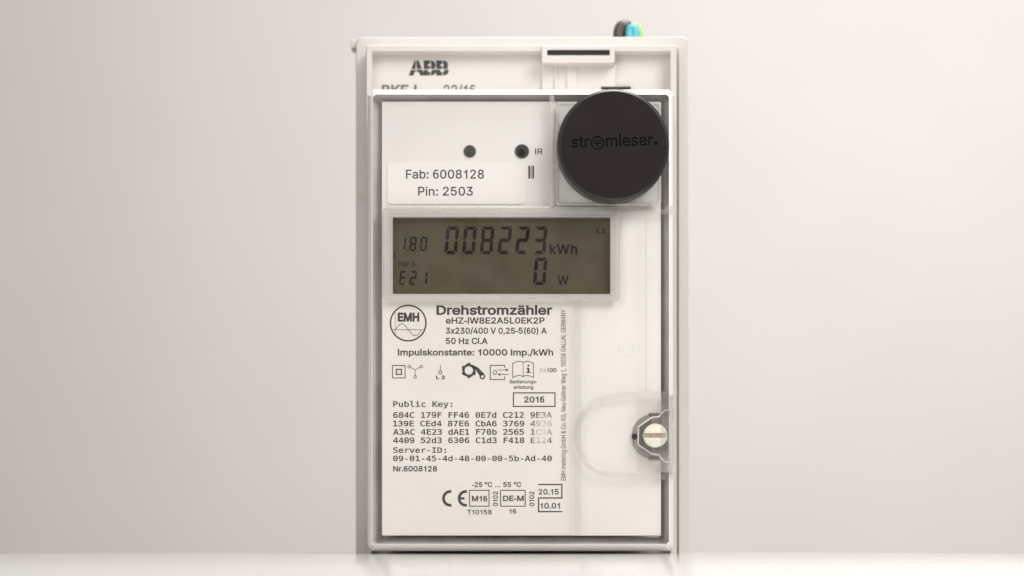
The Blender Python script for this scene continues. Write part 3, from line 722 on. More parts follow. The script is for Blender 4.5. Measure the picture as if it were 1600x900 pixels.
# tabletop: straight in front, its far edge an arc
tb = []
Rt, Yc = 0.172, -0.092
for i in range(49):
    a = math.radians(-8 + 196 * i / 48)
    tb.append((0.002 + Rt * math.cos(a), Yc + Rt * math.sin(a)))
tb += [(-0.33, -0.20), (-0.36, -0.30), (-0.36, -0.445), (0.36, -0.445), (0.36, -0.30), (0.33, -0.20)]
tb = tb[::-1]


def shrink(pts, d):
    out = []
    cx, cy = 0, -0.15
    for x, y in pts:
        v = Vector((x - cx, y - cy)); l = v.length
        out.append((cx + v.x * (l - d) / l, cy + v.y * (l - d) / l))
    return out


e = 0.0012
loops = [[(x, y, 0.0) for x, y in shrink(tb, e)], [(x, y, -0.00035) for x, y in shrink(tb, e * .3)], [(x, y, -e) for x, y in tb],
         [(x, y, -0.018 + e) for x, y in tb], [(x, y, -0.018) for x, y in shrink(tb, e)]]
V, F = loft(loops)
table = mesh_from("tabletop", V, F, M_TABLE, None, 45)
table["label"] = "glossy white tabletop with curved far edge under the meter"
table["category"] = "table"

# =================================================================== CARRIER BEHIND THE METER
carrier = thing("meter_carrier", "pale grey plastic mounting plate behind the meter with black three letter logo", "mounting plate", U(815, 863, 54))
carrier.location.z = 0.0
ZT = lambda py, Y: U(0, py, Y)[2]


def floor_loop(L):
    return [(x, y, max(z, 0.0)) for x, y, z in L]


# back flange
fl = [(556, 66), (562, 58), (1070, 57), (1076, 63), (1076, 864), (556, 864)]
V, F = loft([floor_loop(at([(x + (1.5 if x < 800 else -1.5), y + 1.5 if y < 800 else y) for x, y in fl], 53, 53)), floor_loop(at(fl, 53.6, 53)), floor_loop(at(fl, 64, 53))])
mesh_from("base_plate", V, F, M_CARR, carrier, 40)
# raised rim: box wall with inner recess
ro = rr(571.5, 70, 1058, 866, 3, 3)
ri = rr(581.5, 81, 1047, 866, 2, 3)
rim_l = [at(ri, 50.5, 42), at(ri, 42.5, 42), at(rr(580.5, 79.5, 1048, 866, 2, 3), 42, 42), at(rr(573, 71.5, 1056.5, 866, 3, 3), 42, 42), at(ro, 42.7, 42), at(ro, 52.97, 42)]
V, F = loft([floor_loop(l) for l in rim_l], cap0=False, cap1=False)
mesh_from("raised_rim", V, F, M_CARR, carrier, 40)
# recess panel
V, F = loft([floor_loop(at(rr(576, 74, 1052, 866), 47, 47)), floor_loop(at(rr(576, 74, 1052, 866), 52.9, 47))])
mesh_from("recess_panel", V, F, M_CARR2, carrier)
# right side stepped guide rails
V, F = loft([floor_loop(at(rr(1061, 72, 1066.5, 866, 1, 2), 50.5, 50)), floor_loop(at(rr(1061, 72, 1066.5, 866, 1, 2), 52.95, 50))])
mesh_from("guide_rail", V, F, M_CARR, carrier, 40)
# lug at the top left corner
slab("corner_lug", rr(548, 62, 557.5, 75, 2, 3), 55, 62, M_DARKGREY if False else M_CARR, carrier, 1.0)

# terminal block with dark slot
hb = rr(846, 71, 961, 99, 2, 3)
hs = rr(855, 77.5, 953, 86.5, 1, 3)
V, F = loft([at(hb, 46.9, 40.6), at(hb, 41.2, 40.6), at(rr(847.2, 72.2, 959.8, 97.8, 2, 3), 40.6, 40.6), at(hs, 40.6, 40.6), at(hs, 46.5, 40.6)], cap0=False, cap1=False)
mesh_from("terminal_housing", V, F, M_CARR, carrier, 40)
slab("slot_dark_back", rr(850, 74, 958, 92), 41.6, 41.9, M_HOLE, carrier)  # near-black plate behind the opening makes the slot dark
for x0, x1 in ((864, 871), (887, 902)):
    slab("latch_gap", rr(x0, 97, x1, 101.5), 45.4, 45.85, M_HOLE, carrier)
slab("latch_block", rr(846.5, 101, 962, 200, 1, 2), 45.9, 46.95, M_CARR2, carrier, 1.5)
for x0, x1 in ((866, 871), (885, 902)):
    slab("latch_rib", rr(x0, 102, x1, 200, 1, 2), 45.3, 45.88, M_CARR2, carrier, 1.5)
slab("contact_opening", rr(939.5, 135.5, 985.5, 150), 45.6, 45.88, M_HOLE, carrier)

# printed logo: heavy letters split by white cross lines
lg = Flat().text("ABB", 638.5, 701, 118, 23.6, 46, track=-8)
bm = bmesh.new()
vv = [bm.verts.new((x, y, 0)) for x, y in lg.v]
for f in lg.f:
    try:
        bm.faces.new([vv[i] for i in f])
    except ValueError:
        pass


def cut_strip(bm, axis, lo, hi):
    for val in (lo, hi):
        no = (1, 0, 0) if axis == 0 else (0, 1, 0)
        bmesh.ops.bisect_plane(bm, geom=bm.verts[:] + bm.edges[:] + bm.faces[:], plane_co=(val if axis == 0 else 0, val if axis == 1 else 0, 0), plane_no=no)
    dead = [f for f in bm.faces if lo < f.calc_center_median()[axis] < hi]
    bmesh.ops.delete(bm, geom=dead, context="FACES")


cut_strip(bm, 1, 107.8, 109.0)
for xm in (650.2, 672.5, 691.5):
    cut_strip(bm, 0, xm - .6, xm + .6)
bm.verts.index_update()
lf = Flat()
lf.v = [(v.co.x, v.co.y) for v in bm.verts]
lf.f = [tuple(v.index for v in f.verts) for f in bm.faces]
bm.free()
lf.build("printed_logo", 46.95, M_LOGO, carrier)
Flat().text("BKE-I", 596.5, 651, 149.5, 17, 26).build("printed_text", 46.95, M_LOGO2, carrier)
Flat().text("22/16", 693, 743, 149.5, 17, 16).build("printed_text", 46.95, M_LOGO2, carrier)


# =================================================================== WIRES BEHIND THE CARRIER
def tube(name, pts, r, mat, label, cat, group=None):
    cu = bpy.data.curves.new(name, "CURVE")
    cu.dimensions = "3D"
    sp = cu.splines.new("NURBS")
    sp.points.add(len(pts) - 1)
    for q, p in zip(sp.points, pts):
        q.co = (*p, 1)
    sp.use_endpoint_u = True
    sp.order_u = 3
    cu.bevel_depth = r
    cu.bevel_resolution = 5
    cu.use_fill_caps = True
    o = bpy.data.objects.new(name, cu)
    COL.objects.link(o)
    dg = bpy.context.evaluated_depsgraph_get()
    me = bpy.data.meshes.new_from_object(o.evaluated_get(dg))
    bpy.data.objects.remove(o)
    b = link(name, me, mat, None, 60)
    b["label"], b["category"] = label, cat
    if group: b["group"] = group
    return b


G = "wires looping behind the carrier"
tube("wire", [U(967.5, 190, 68), U(967.5, 60, 68), U(969, 44, 68), U(976, 40, 68), U(983, 45, 68.5), U(985, 60, 69), U(985, 190, 69)], 0.0021, wire_mat("wire_dark", (0.085, 0.075, 0.062)),
     "dark brown wire bent over at the left of the wire bundle", "wire", G)
tube("wire", [U(983, 190, 64.3), U(983, 60, 64.3), U(984, 46, 64.4), U(988, 42, 64.4), U(992.5, 47, 64.4), U(993, 60, 64.3), U(993, 190, 64.3)], 0.0013, wire_mat("wire_blue", (0.09, 0.47, 0.55)),
     "sky blue wire looping in front of the dark brown wire", "wire", G)
tube("wire", [U(986, 190, 72.5), U(987, 60, 72.5), U(989, 44, 72.5), U(995, 39, 72.5), U(999, 46, 72.5), U(1000, 60, 72.5), U(1000, 190, 72.5)], 0.0009, wire_mat("wire_yellow_green", (0.42, 0.76, 0.16)),
     "yellow green wire at the right end of the wire bundle", "wire", G)

# =================================================================== THE METER
meter = thing("electricity_meter", "white three phase electricity meter with clear cover, olive display and printed rating plate", "electricity meter", (U(814, 861, 2)[0], 0.02, U(814, 861, 2)[2]))

# body
slab("housing_body", rr(596.5, 158.5, 1033, 837, 1.5, 3), 2.5, 40.0, M_BODY, meter, 1.0, 40)
# gasket floor between body and cover
gi, go = rr(594, 156, 1036, 840, 2, 3), rr(579, 142, 1049, 855, 3, 3)
g_in = [U(x, y, 0) for x, y in gi]
g_top = lambda y, d: 0.0055 if y < 160 else d      # brought forward along the top edge to make the groove there look lighter
V, F = loft([at(go, 1.9, 0), at(go, 14.0, 0), at(gi, 14.0, 0), [(p[0], g_top(q[1], 0.008), p[2]) for p, q in zip(g_in, gi)]], closed=True)
mesh_from("gasket", V, F, M_GASK, meter)
# cover rim: chamfered frame and side walls
c_in = rr(582.8, 147.5, 1045.2, 849.8, 4, 1)
c_ch = rr(574.2, 139.8, 1053, 861, 8, 1)
c_ib = rr(580, 145, 1048, 853, 5, 1)
V, F = loft([at(c_in, 1.4, 0), at(c_in, 0.0, 0), at(rr(580.5, 145.6, 1047.3, 852.6, 5, 1), 0.35, 0), at(rr(575.2, 140.8, 1052, 860.0, 8, 1), 3.2, 3.2), at(c_ch, 3.8, 3.8), at(c_ch, 39, 3.8), at(c_ib, 39, 0), at(c_ib, 1.4, 0)], closed=True)
mesh_from("cover_rim", V, F, M_RIM, meter, 35)
# cover front window
cover = slab("cover_front", rr(583.6, 148.3, 1044.4, 849.0, 4, 3), 0.0, 1.3, M_CLEAR, meter)

# left upper cover section: raised edge ridge
sweep("cover_ridge", [(862, 150), (862, 324)], RIDGE(9, 0.9), M_RIDGE, meter)
sweep("cover_ridge", [(866, 327), (600, 327)], RIDGE(9, 0.5), M_RIDGE, meter)
# soft moulded edges of the right hand field
sweep("cover_ridge", [(903, 470), (903, 836)], RIDGE(10, 0.5), M_SOFT, meter)
sweep("cover_ridge", [(969, 331), (1044, 331)], RIDGE(8, 0.6), M_SOFT, meter)
sweep("cover_ridge", [(1009, 335), (1009, 612)], RIDGE(3, 0.15), M_SOFT, meter)
sweep("ejector_mark", circ(977, 547, 11.5, 32), RIDGE(2.0, 0.06), M_FAINT, meter, closed=True)

# optical port with frame
port = slab("reader_port", rr(873, 164, 1029, 317, 4, 4), -0.25, -0.02, M_PORT, meter)
profile_ring("port_frame", lambda d: rr(873 - d, 164 - d, 1029 + d, 317 + d, 4 + d * .3, 4), [(0, -0.1), (0, -0.5), (1.2, -0.9), (2.8, -0.9), (4.4, -0.3), (4.4, -0.02)], M_RIDGE, meter)

# --- display
disp = slab("display", rr(614, 340, 953, 459, 0.6, 2), 2.1, 2.48, M_LCD, meter)


def seg_digit(x, y0, y1, w, segs, t, slant, gap=0.9):
    """seven segment digit; x = left edge at the foot"""
    f = Flat()
    h = y1 - y0
    X = lambda px, py: (x + px + (y1 - py) / h * slant, py)
    ym = (y0 + y1) / 2
    g = gap
    H = lambda yc: [(g + t * .1, yc), (t * .55 + g, yc - t / 2), (w - t * .55 - g, yc - t / 2), (w - g - t * .1, yc), (w - t * .55 - g, yc + t / 2), (t * .55 + g, yc + t / 2)]
    Vt = lambda xc, a, b: [(xc, a + g), (xc + t / 2, a + t * .6 + g), (xc + t / 2, b - t * .6 - g), (xc, b - g), (xc - t / 2, b - t * .6 - g), (xc - t / 2, a + t * .6 + g)]
    table_ = {"a": [(g, y0), (w - g, y0), (w - t - g, y0 + t), (t + g, y0 + t)], "d": [(t + g, y1 - t), (w - t - g, y1 - t), (w - g - t * .3, y1), (g + t * .3, y1)], "g": H(ym),
              "f": [(0, y0 + g + t * .3), (t, y0 + t + g), (t, ym - t * .5 - g), (t / 2, ym - g), (0, ym - t * .4 - g)],
              "b": [(w, y0 + g + t * .3), (w - t, y0 + t + g), (w - t, ym - t * .5 - g), (w - t / 2, ym - g), (w, ym - t * .4 - g)],
              "e": [(0, y1 - g - t * .3), (t, y1 - t - g), (t, ym + t * .5 + g), (t / 2, ym + g), (0, ym + t * .4 + g)],
              "c": [(w, y1 - g - t * .3), (w - t, y1 - t - g), (w - t, ym + t * .5 + g), (w - t / 2, ym + g), (w, ym + t * .4 + g)]}
    for s_ in segs:
        f.poly([X(px, py) for px, py in table_[s_]])
    return f


SEG = {"0": "abcdef", "1": "bc", "2": "abged", "3": "abgcd", "8": "abcdefg", "E": "afged"}
YD = 2.02
for i, ch in enumerate("008223"):
    seg_digit(694.2 + 27.65 * i, 354, 397, 19.6, SEG[ch], 5.3, 3.8, 0.6).build("display_digit", YD, M_SEG, disp)
seg_digit(832.6, 402.6, 445.4, 19.4, SEG["0"], 5.3, 3.6, 0.6).build("display_digit", YD, M_SEG, disp)
for ch, x in (("1", 622.4), ("8", 639.2), ("0", 655.8)):
    seg_digit(x, 370, 392.2, 10.6, SEG[ch], 2.9, 2.0, 0.4).build("display_digit", YD, M_SEG2, disp)
for x in (636.6, 653.0):
    Flat().rect(x - 1.0, 390, x + 1.0, 392.2).build("display_point", YD, M_SEG2, disp)
for ch, x in (("E", 623.2), ("2", 639.4), ("1", 656.0)):
    seg_digit(x, 423.2, 445.2, 10.6, SEG[ch], 2.9, 1.8, 0.4).build("display_digit", YD, M_SEG2, disp)
Flat().text("INFO", 622.8, 648.6, 417.2, 8.6, 14, track=60).build("display_text", YD, M_LCDTXT, disp)
Flat().text("kWh", 858.6, 902, 397, 15.5, 22, track=40).build("display_text", YD, M_SEG, disp)
Flat().text("W", 871, 888.8, 445.2, 15.2, 14).build("display_text", YD, M_SEG2, disp)
Flat().text("L3", 932.5, 945.5, 365, 8.6, 18, track=60).build("display_text", YD, M_LCDTXT, disp)
Flat().rect(615.2, 396, 617, 404).build("display_mark", YD, M_LCDTXT, disp)

# --- display window frame: stepped clear moulding
fb = lambda d: rr(613.6 - d, 339.6 - d * 1.0, 953.4 + d, 459.4 + d * .75, max(0.5, d * .45), 4)
profile_ring("window_frame", fb, [(0, 2.0), (0, -0.15), (0.8, -0.35), (2.8, -0.35), (3.6, -0.2), (6.0, -0.2), (7.0, -0.38), (12.0, -0.38), (13.8, -0.25), (15.6, -0.05), (15.6, 0.0)], M_FRAME, meter, 30)
slab("window_frame_step", rr(862, 323, 968, 332, 3, 3), -0.3, 0.0, M_RIDGE, meter, 1.0)

# --- sticker on the body
stk = slab("sticker", rr(605.5, 253, 822, 319, 8, 5), 2.22, 2.49, M_STICK, meter)
Flat().text("Fab: 6008128", 634.4, 756.2, 279, 13.9, 9).build("printed_text", 2.18, M_INK2, stk)
Flat().text("Pin: 2503", 653.3, 738.9, 305.6, 13.8, 9).build("printed_text", 2.18, M_INK2, stk)

# --- light emitting diodes in their holes
def lamp_hole(cx, cy, r, inner):
    h = ring("lamp_hole", circ(cx, cy, r + 0.8, 36), circ(cx, cy, r - 0.6, 36), 2.28, 2.48, M_DARKGREY, meter)
    slab("lens", circ(cx, cy, r - 0.2, 36), 2.40, 2.47, M_LED if inner else M_HOLE, h)
    if inner:
        slab("lamp_chip", circ(cx + .3, cy + 4.2, 2.8, 20), 2.33, 2.39, M_HOLE, h)
    else:
        slab("lamp_dome", circ(cx - 1.0, cy + 1.5, r * .55, 24), 2.2, 2.39, M_SEG2, h, 2.0, 60)


lamp_hole(734, 236.5, 9, True)
lamp_hole(815.5, 236.5, 10.5, False)
Flat().text("IR", 836, 847.8, 241, 9, 8).build("printed_text", 2.44, M_INK, meter)
bars = Flat()
for a, b in ((825.5, 828.4), (829.7, 830.7), (831.9, 834.4)):
    bars.rect(a, 259, b, 279)
bars.build("printed_bars", 2.44, M_INK, meter)

# --- rating plate
plate = slab("name_plate", rr(598, 468, 898, 835.6, 1, 2), 2.34, 2.49, M_PAPER, meter)
YP = 2.30


def pr(txt, x0, x1, base, cap, bold=0, **k):
    bold += 5
    Flat().text(txt, x0, x1, base, cap, bold, **k).build("printed_text", YP, M_INK, plate)


pr("Drehstromzähler", 682, 862.8, 492, 14.8, 21)
pr("eHZ-IW8E2A5L0EK2P", 696.4, 851, 505.7, 9.8, 14)
pr("3x230/400 V 0,25-5(60) A", 696.4, 854.4, 521.5, 9.6, 14)
pr("50 Hz Cl.A", 696.4, 762, 537.6, 9.8, 14)
pr("Impulskonstante: 10000 Imp./kWh", 621.6, 864.4, 555.5, 9.9, 15)
pr("EMH", 621.4, 655.2, 502.6, 14.2, 36)
pr("L 2", 681.4, 695.4, 592.4, 5.6, 24)
pr("E4100", 843.4, 869.6, 581.6, 6.6, 18)
pr("Bedienungs-", 796.9, 839.4, 599, 5.4, 8)
pr("anleitung", 802.5, 833.4, 607.6, 5.4, 8)
pr("2016", 819, 850.6, 629, 9.6, 17)
mk = dict(font=MONO)
pr("Public Key:", 614.3, 706.8, 635.8, 9.0, 10, **mk)
for t, b in (("684C 179F FF46 0E7d C212 9E3A", 652.9), ("139E CEd4 87E6 CbA6 3769 4976", 666.2), ("A3AC 4E23 dAE1 F70b 2565 1C9A", 679.3), ("4409 52d3 6306 C1d3 F418 E124", 692.4)):
    pr(t, 614.3, 862.4, b, 8.9, 10, **mk)
pr("Server-ID:", 614.3, 696.8, 707.6, 8.7, 10, **mk)
pr("09-01-45-4d-48-00-00-5b-Ad-40", 614.3, 862.4, 720.6, 8.7, 10, **mk)
pr("Nr.6008128", 614.3, 683, 736.7, 8.6, 16)
pr("-25 °C", 737.5, 769.4, 761, 7.8, 14)
pr("...", 773.8, 782, 761, 7.6, 4)
pr("55 °C", 786.3, 814.4, 761, 7.8, 14)
pr("M16", 737.3, 761.5, 783.4, 8.7, 20)
pr("DE-M", 786, 818.6, 783, 8.7, 18)
pr("T10158", 730, 768.4, 803.6, 7.2, 14)
pr("16", 795.6, 806.9, 802.4, 7.0, 14)
pr("0102", 791, 767.8, 778, 7.8, 14, turn=True)
pr("0102", 791, 767.8, 834.8, 7.8, 14, turn=True)
pr("20.15", 841.4, 873, 772.8, 8.7, 14)
pr("10.01", 844.2, 874.8, 794.6, 8.7, 14)
pr("EMH metering GmbH & Co. KG, Neu-Galliner Weg 1, 19258 GALLIN, GERMANY", 750.6, 484, 884, 7.6, 0, turn=True)


def sym(f):
    f.build("printed_symbol", YP, M_INK, plate)


# round logo with a sine wave
f = Flat().circle(637.8, 504.8, 27.7, 2.3, 72)
f.line([(614.2, 515.2), (661.3, 515.2)], 0.8)
f.line([(617.6, 488), (617.6, 523)], 0.5)
f.line([(617.6 + 20.6 * i / 24 * 2, 515.2 - 9.2 * math.sin(2 * math.pi * i / 24)) for i in range(25)], 0.9)
sym(f)
# double insulation
sym(Flat().box(612.6, 570.4, 633.6, 591.2, 1.3).box(618.3, 576.2, 628.2, 585.8, 1.8))
# star connection
f = Flat()
for p, q in (((639.4, 573), 0), ((658.2, 572.8), 0), ((648.5, 588.8), 0)):
    v = (Vector(p) - Vector((648.6, 577.8))).normalized()
    f.circle(p[0], p[1], 2.1, 1.0, 20)
    f.line([(648.6, 577.8), tuple(Vector(p) - v * 2.2)], 0.9)
sym(f)
# phase
sym(Flat().line([(688, 570), (688, 579.2)], 0.9).circle(688, 582, 2.5, 1.1, 24))
# toothed rotor with pawl
f = Flat()
rc = (732.6, 578.8)
nt_ = 48
for i in range(nt_):
    a0, a1 = 2 * math.pi * i / nt_, 2 * math.pi * (i + 1) / nt_
    def rad(a):
        fr = (a / (2 * math.pi) * 6 + .35) % 1.0
        return 10.0 + 2.8 * fr ** 2
    f.poly([(rc[0] + rad(a0) * math.cos(a0), rc[1] + rad(a0) * math.sin(a0)), (rc[0] + rad(a1 - 1e-4) * math.cos(a1), rc[1] + rad(a1 - 1e-4) * math.sin(a1)),
            (rc[0] + 6.5 * math.cos(a1), rc[1] + 6.5 * math.sin(a1)), (rc[0] + 6.5 * math.cos(a0), rc[1] + 6.5 * math.sin(a0))])
for (xa, ya, wa), (xb, yb, wb) in zip([(739, 573, 2.5), (744, 575, 5), (748, 579.5, 6), (751.5, 584, 7)], [(744, 575, 5), (748, 579.5, 6), (751.5, 584, 7), (753.4, 586, 8)]):
    t = Vector((xb - xa, yb - ya)).normalized(); n_ = Vector((-t.y, t.x))
    f.poly([(xa + n_.x * wa / 2, ya + n_.y * wa / 2), (xb + n_.x * wb / 2, yb + n_.y * wb / 2), (xb - n_.x * wb / 2, yb - n_.y * wb / 2), (xa - n_.x * wa / 2, ya - n_.y * wa / 2)])
f.circle(753.8, 588.2, 3.5, 2.2, 28)
sym(f)
# box with arrows
f = Flat().line([(788.6, 575), (788.6, 570.8), (766, 570.8), (766, 593), (788.6, 593), (788.6, 588)], 1.3)
f.circle(773.4, 582, 2.9, 1.1, 24)
f.line([(777.4, 578), (791, 578)], 1.0).poly([(790.5, 575.8), (794.8, 578), (790.5, 580.2)])
f.line([(794.4, 585), (781, 585)], 1.0).poly([(781.6, 582.8), (777.3, 585), (781.6, 587.2)])
sym(f)
# open book with i
f = Flat()
top = [(801, 568), (806, 565.6), (811, 564.4), (815, 565), (817.5, 566.6), (820, 565), (824, 564.4), (829, 565.6), (833.6, 567.6)]
bot = [(x, y + 22.2) for x, y in top]
f.line(top, 1.1).line(bot, 1.1).line([(801, 567.6), (801, 590.4)], 1.1).line([(833.6, 567.4), (833.6, 590)], 1.1).line([(817.5, 566.6), (817.5, 588.8)], 0.9)
f.disc(825.7, 571.2, 1.6, 16).rect(824.2, 574.8, 827.2, 581.4).rect(822.6, 574.8, 824.3, 576.2).rect(822.3, 581.3, 829.2, 582.8)
sym(f)
sym(Flat().box(801.4, 613, 868, 635.8, 1.7))
# conformity mark
f = Flat()
for cx, mid in ((703.6, False), (728, True)):
    f.line([(cx + 1.6, 768), (cx, 767.9)] + [(cx - 10.6 * math.sin(a), 778.7 - 10.8 * math.cos(a)) for a in [math.pi * i / 20 for i in range(1, 20)]] + [(cx, 789.5), (cx + 1.6, 789.4)], 4.3)
    if mid:
        f.rect(cx - 9, 777, cx - 2.2, 780.6)
sym(f)
sym(Flat().box(732.9, 765.4, 764.8, 791.6, 1.4))
sym(Flat().box(781.5, 765.4, 821.4, 791.6, 1.4))
sym(Flat().line([(840.9, 757), (877.9, 757), (877.9, 778.1), (841.5, 778.1), (841.5, 799.4), (878.6, 799.4)], 2.0))

# --- thumb recess outline in the cover
path = [(1040, 616.5), (1010, 616.5), (975, 617.5), (955, 620)]
for i in range(1, 20):
    a = math.radians(-110 - 140 * i / 20)
    path.append((958 + 56 * math.cos(a), 681 + 62 * math.sin(a)))
path += [(955, 742), (975, 744), (1010, 744.5), (1040, 744.5)]
sweep("thumb_recess", path, RIDGE(10, 0.25), M_SOFT, meter)
slab("thumb_step", rr(995, 623, 1033, 738, 2, 2), -0.22, -0.02, M_FAINT, meter, 1.0)

# --- sealing screw under its clear tab
half = [(1034, 645), (1019, 646), (1006, 650), (996, 657), (989.5, 668), (987, 682), (989.5, 696), (996, 707), (1007, 714), (1019, 718), (1034, 718)]
slab("screw_recess", half, 2.0, 2.46, M_MIDGREY, meter, 1.2)
slab("screw_well", [(1018, 655), (1018, 707), (1010, 704), (998.5, 694.5), (998.5, 667.5), (1010, 658)], 1.75, 1.98, M_DARKGREY, meter)
for y in (648, 715.5):
    slab("well_notch", rr(1013, y - 2.6, 1029, y + 2.6, 2.5, 3), 1.75, 1.98, M_DARKGREY, meter)
slab("screw_recess_pin", circ(991.5, 682, 4.6, 18), 1.7, 1.88, M_HOLE, meter)
scr = slab("sealing_screw", circ(1024, 680.5, 19.2, 40), -0.02, 1.9, M_CREAM, meter, 1.5, 40)
for sg in (-1, 1):
    seg_ = []
    for i in range(17):
        a = math.radians(11 + 158 * i / 16)
        seg_.append((1024 + 18.2 * math.cos(a), 680.5 + sg * 18.2 * math.sin(a)))
    if sg < 0: seg_ = seg_[::-1]
    slab("screw_head_half", seg_, -0.55, -0.03, M_CREAM, scr, 0.6, 40)
slab("screw_slot", rr(1007, 676.6, 1041, 684.4), -0.06, -0.03, M_SLOT, scr)
# clear seal tab
slab("seal_tab", [(1034, 622), (1051, 620), (1052.5, 640), (1052.5, 722), (1051, 739), (1034, 738)], -1.0, 4.0, M_TAB, meter, 0.8)
tabp = [(1051, 641), (1040, 640.5), (1032.5, 647), (1030.5, 651), (1018, 652.5), (997.5, 667), (997, 695), (1019, 709.5), (1030.5, 711), (1033, 716), (1039, 722), (1051, 722.5)]
sweep("seal_tab_edge", tabp, RIDGE(2.6, 1.2), M_EDGE, meter, smooth=20)
sweep("seal_tab_edge", [(1051.5, 616), (1050.5, 640), (1051.5, 665), (1051, 700), (1051.5, 745)], RIDGE(2.4, 1.0), M_EDGE, meter, smooth=20)
for y in (620, 740):
    slab("seal_lug", rr(1045, y - 3.5, 1055, y + 2.5, 1, 2), -0.6, 2.0, M_TAB, meter, 0.6)
for y in (646, 715):
    slab("seal_pin", circ(1043, y, 2.6, 14), -0.4, 0.0, M_DARKGREY, meter)
slab("cover_clip", rr(1040, 322, 1051, 333, 1, 2), -0.5, 3.0, M_TAB, meter, 0.8)

# =================================================================== OPTICAL READER ON THE PORT
TH = 7.5
pc = U(955.5, 233, 0)
reader = thing("optical_reader", "round black optical reading head with engraved lettering stuck on the meter", "optical reader", (pc[0], -0.0005, pc[2]))
rs = D / FPX          # metres per pixel on the front plane
Rr = 87.0 * rs


def lathe(prof, n=96):
    return [[(r * math.cos(2 * math.pi * i / n), y, r * math.sin(2 * math.pi * i / n)) for i in range(n)] for r, y in prof]


PITCH, YAW = math.radians(2.6), math.radians(1.6)
ROT = Matrix.Rotation(YAW, 4, "Z") @ Matrix.Rotation(-PITCH * -1, 4, "X")
reader.matrix_world = Matrix.Translation((pc[0], -0.0011, pc[2])) @ ROT
reader.rotation_euler = ROT.to_euler()
reader.location = (pc[0], -0.0011, pc[2])


def rlink(name, V, F, mat, smooth, parent=reader):
    me = bpy.data.meshes.new(name)
    me.from_pydata(V, [], F)
    bm = bmesh.new(); bm.from_mesh(me)
    bmesh.ops.recalc_face_normals(bm, faces=bm.faces)
    bm.to_mesh(me); bm.free()
    o = bpy.data.objects.new(name, me)
    COL.objects.link(o)
    me.materials.append(mat)
    o.parent = parent
    for p in me.polygons: p.use_smooth = True
    me.set_sharp_from_angle(angle=math.radians(smooth))
    return o


fr = Rr * 0.94
# shell with rounded front edge; the face itself is a separate engraved disc
prof = [(Rr * 0.97, 0.0), (Rr, -0.0004), (Rr, -0.0016), (Rr * .992, -0.0018), (Rr * .992, -0.0021), (Rr * 0.998, -0.0023), (Rr * 0.995, -TH * MM + .0011), (Rr * .985, -TH * MM + .0006), (fr + .00015, -TH * MM + .00003), (fr, -TH * MM)]
V, F = loft(lathe(prof), cap0=True, cap1=False)
rlink("reader_shell", V, F, M_SIDE, 30)

# engraved face
mpx = rs * (1 - TH * MM / D)
tilt = math.radians(1.9)
cs = []


def place(c, sx, sy, ox, oy):
    """font contour -> face coordinates (metres); ox, oy in pixels from the disc centre, y up"""
    out = []
    for x, y in c:
        px, py = ox + x * sx, oy + y * sy
        out.append(((px * math.cos(tilt) - py * math.sin(tilt)) * mpx, (px * math.sin(tilt) + py * math.cos(tilt)) * mpx))
    return out


def engrave(txt, x0, x1, base, xh, bold):
    x, items = 0, []
    for ch in txt:
        adv, _, con = glyph(SANS, ch, bold)
        for c in con:
            items.append([(p[0] + x, p[1]) for p in c])
        x += adv - 10
    a = min(p[0] for c in items for p in c); b = max(p[0] for c in items for p in c)
    sx = (x1 - x0) / (b - a)
    sy = xh / 390.0
    for c in items:
        cs.append(place([(p[0] - a, p[1]) for p in c], sx, sy, x0, base))


engrave("str", -65.5, -38.0, -2.0, 13.2, 9)
engrave("mleser", -12.0, 61.5, -2.0, 13.6, 9)
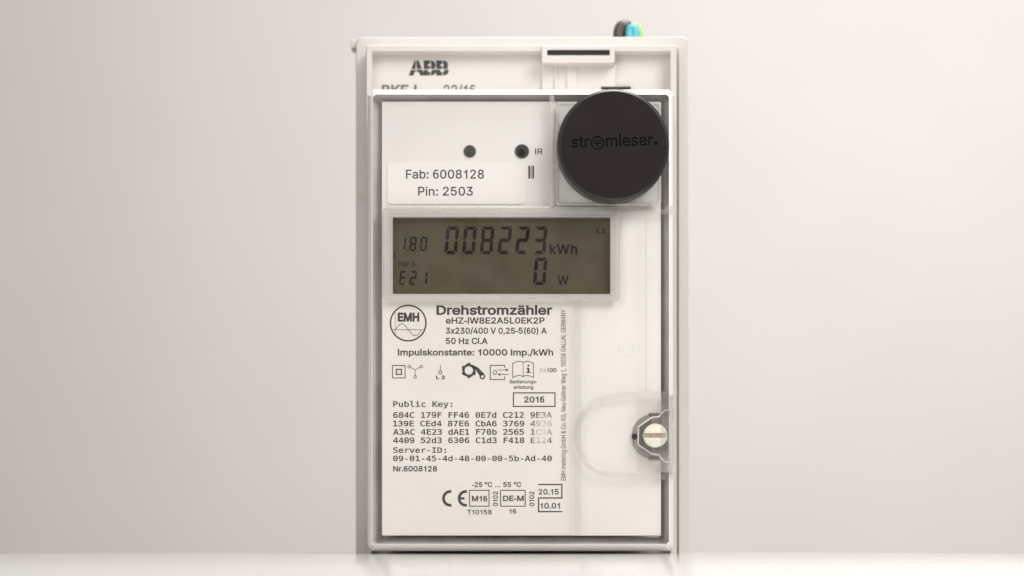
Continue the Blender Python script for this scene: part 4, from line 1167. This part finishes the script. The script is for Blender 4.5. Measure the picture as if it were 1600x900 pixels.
# the dot, and the ring with a socket sign standing for the o
cs.append(place(circ(0, 0, 3.1, 14)[::-1], 1, 1, 66.0, 0.9))
RC = (-25.0, 4.2)
cs.append(place(circ(0, 0, 10.6, 40)[::-1], 1, 1, *RC))
cs.append(place(circ(0, 0, 8.6, 36), 1, 1, *RC))
for x0, y0, x1, y1 in ((-6.6, 2.0, 6.6, 3.6), (-5.8, -1.6, 5.8, 0.0), (-0.9, -6.2, 0.9, -1.6)):
    cs.append(place([(x0, y0), (x0, y1), (x1, y1), (x1, y0)], 1, 1, *RC))
circle = [(fr * math.cos(2 * math.pi * i / 96), fr * math.sin(2 * math.pi * i / 96)) for i in range(96)]
SCL = 1000.0
VV, EE = [], []
for c in [circle] + cs:
    k = len(VV)
    VV += [Vector((p[0] * SCL, p[1] * SCL)) for p in c]
    EE += [(k + i, k + (i + 1) % len(c)) for i in range(len(c))]
v2, e2, f2, *_ = delaunay_2d_cdt(VV, EE, [], 0, 1e-5)
big = [[(p[0] * SCL, p[1] * SCL) for p in c] for c in cs]
inside = []
for t in f2:
    cx = sum(v2[i].x for i in t) / 3 + 1e-5; cy = sum(v2[i].y for i in t) / 3 + 0.7e-5
    inside.append(winding(big, cx, cy) != 0)
DEP = 0.0007
V, F = [], []
idx = {}


def vid(i, low):
    k = (i, low)
    if k not in idx:
        idx[k] = len(V)
        V.append((v2[i].x / SCL, -TH * MM + (DEP if low else 0.0), v2[i].y / SCL))
    return idx[k]


emap = {}
for t, ins in zip(f2, inside):
    F.append(tuple(vid(i, ins) for i in t))
    n = len(t)
    for j in range(n):
        a, b = t[j], t[(j + 1) % n]
        emap.setdefault((min(a, b), max(a, b)), []).append(ins)
for (a, b), l in emap.items():
    if len(l) == 2 and l[0] != l[1]:
        F.append((vid(a, False), vid(b, False), vid(b, True), vid(a, True)))
me = bpy.data.meshes.new("engraved_face")
me.from_pydata(V, [], F)
bm = bmesh.new(); bm.from_mesh(me)
bmesh.ops.recalc_face_normals(bm, faces=bm.faces)
bm.faces.ensure_lookup_table()
fl_ = max(bm.faces, key=lambda f_: f_.calc_area())
if fl_.normal.y > 0:
    bmesh.ops.reverse_faces(bm, faces=bm.faces)
bm.to_mesh(me); bm.free()
face = bpy.data.objects.new("engraved_face", me)
COL.objects.link(face)
me.materials.append(M_BLACK)
face.parent = reader
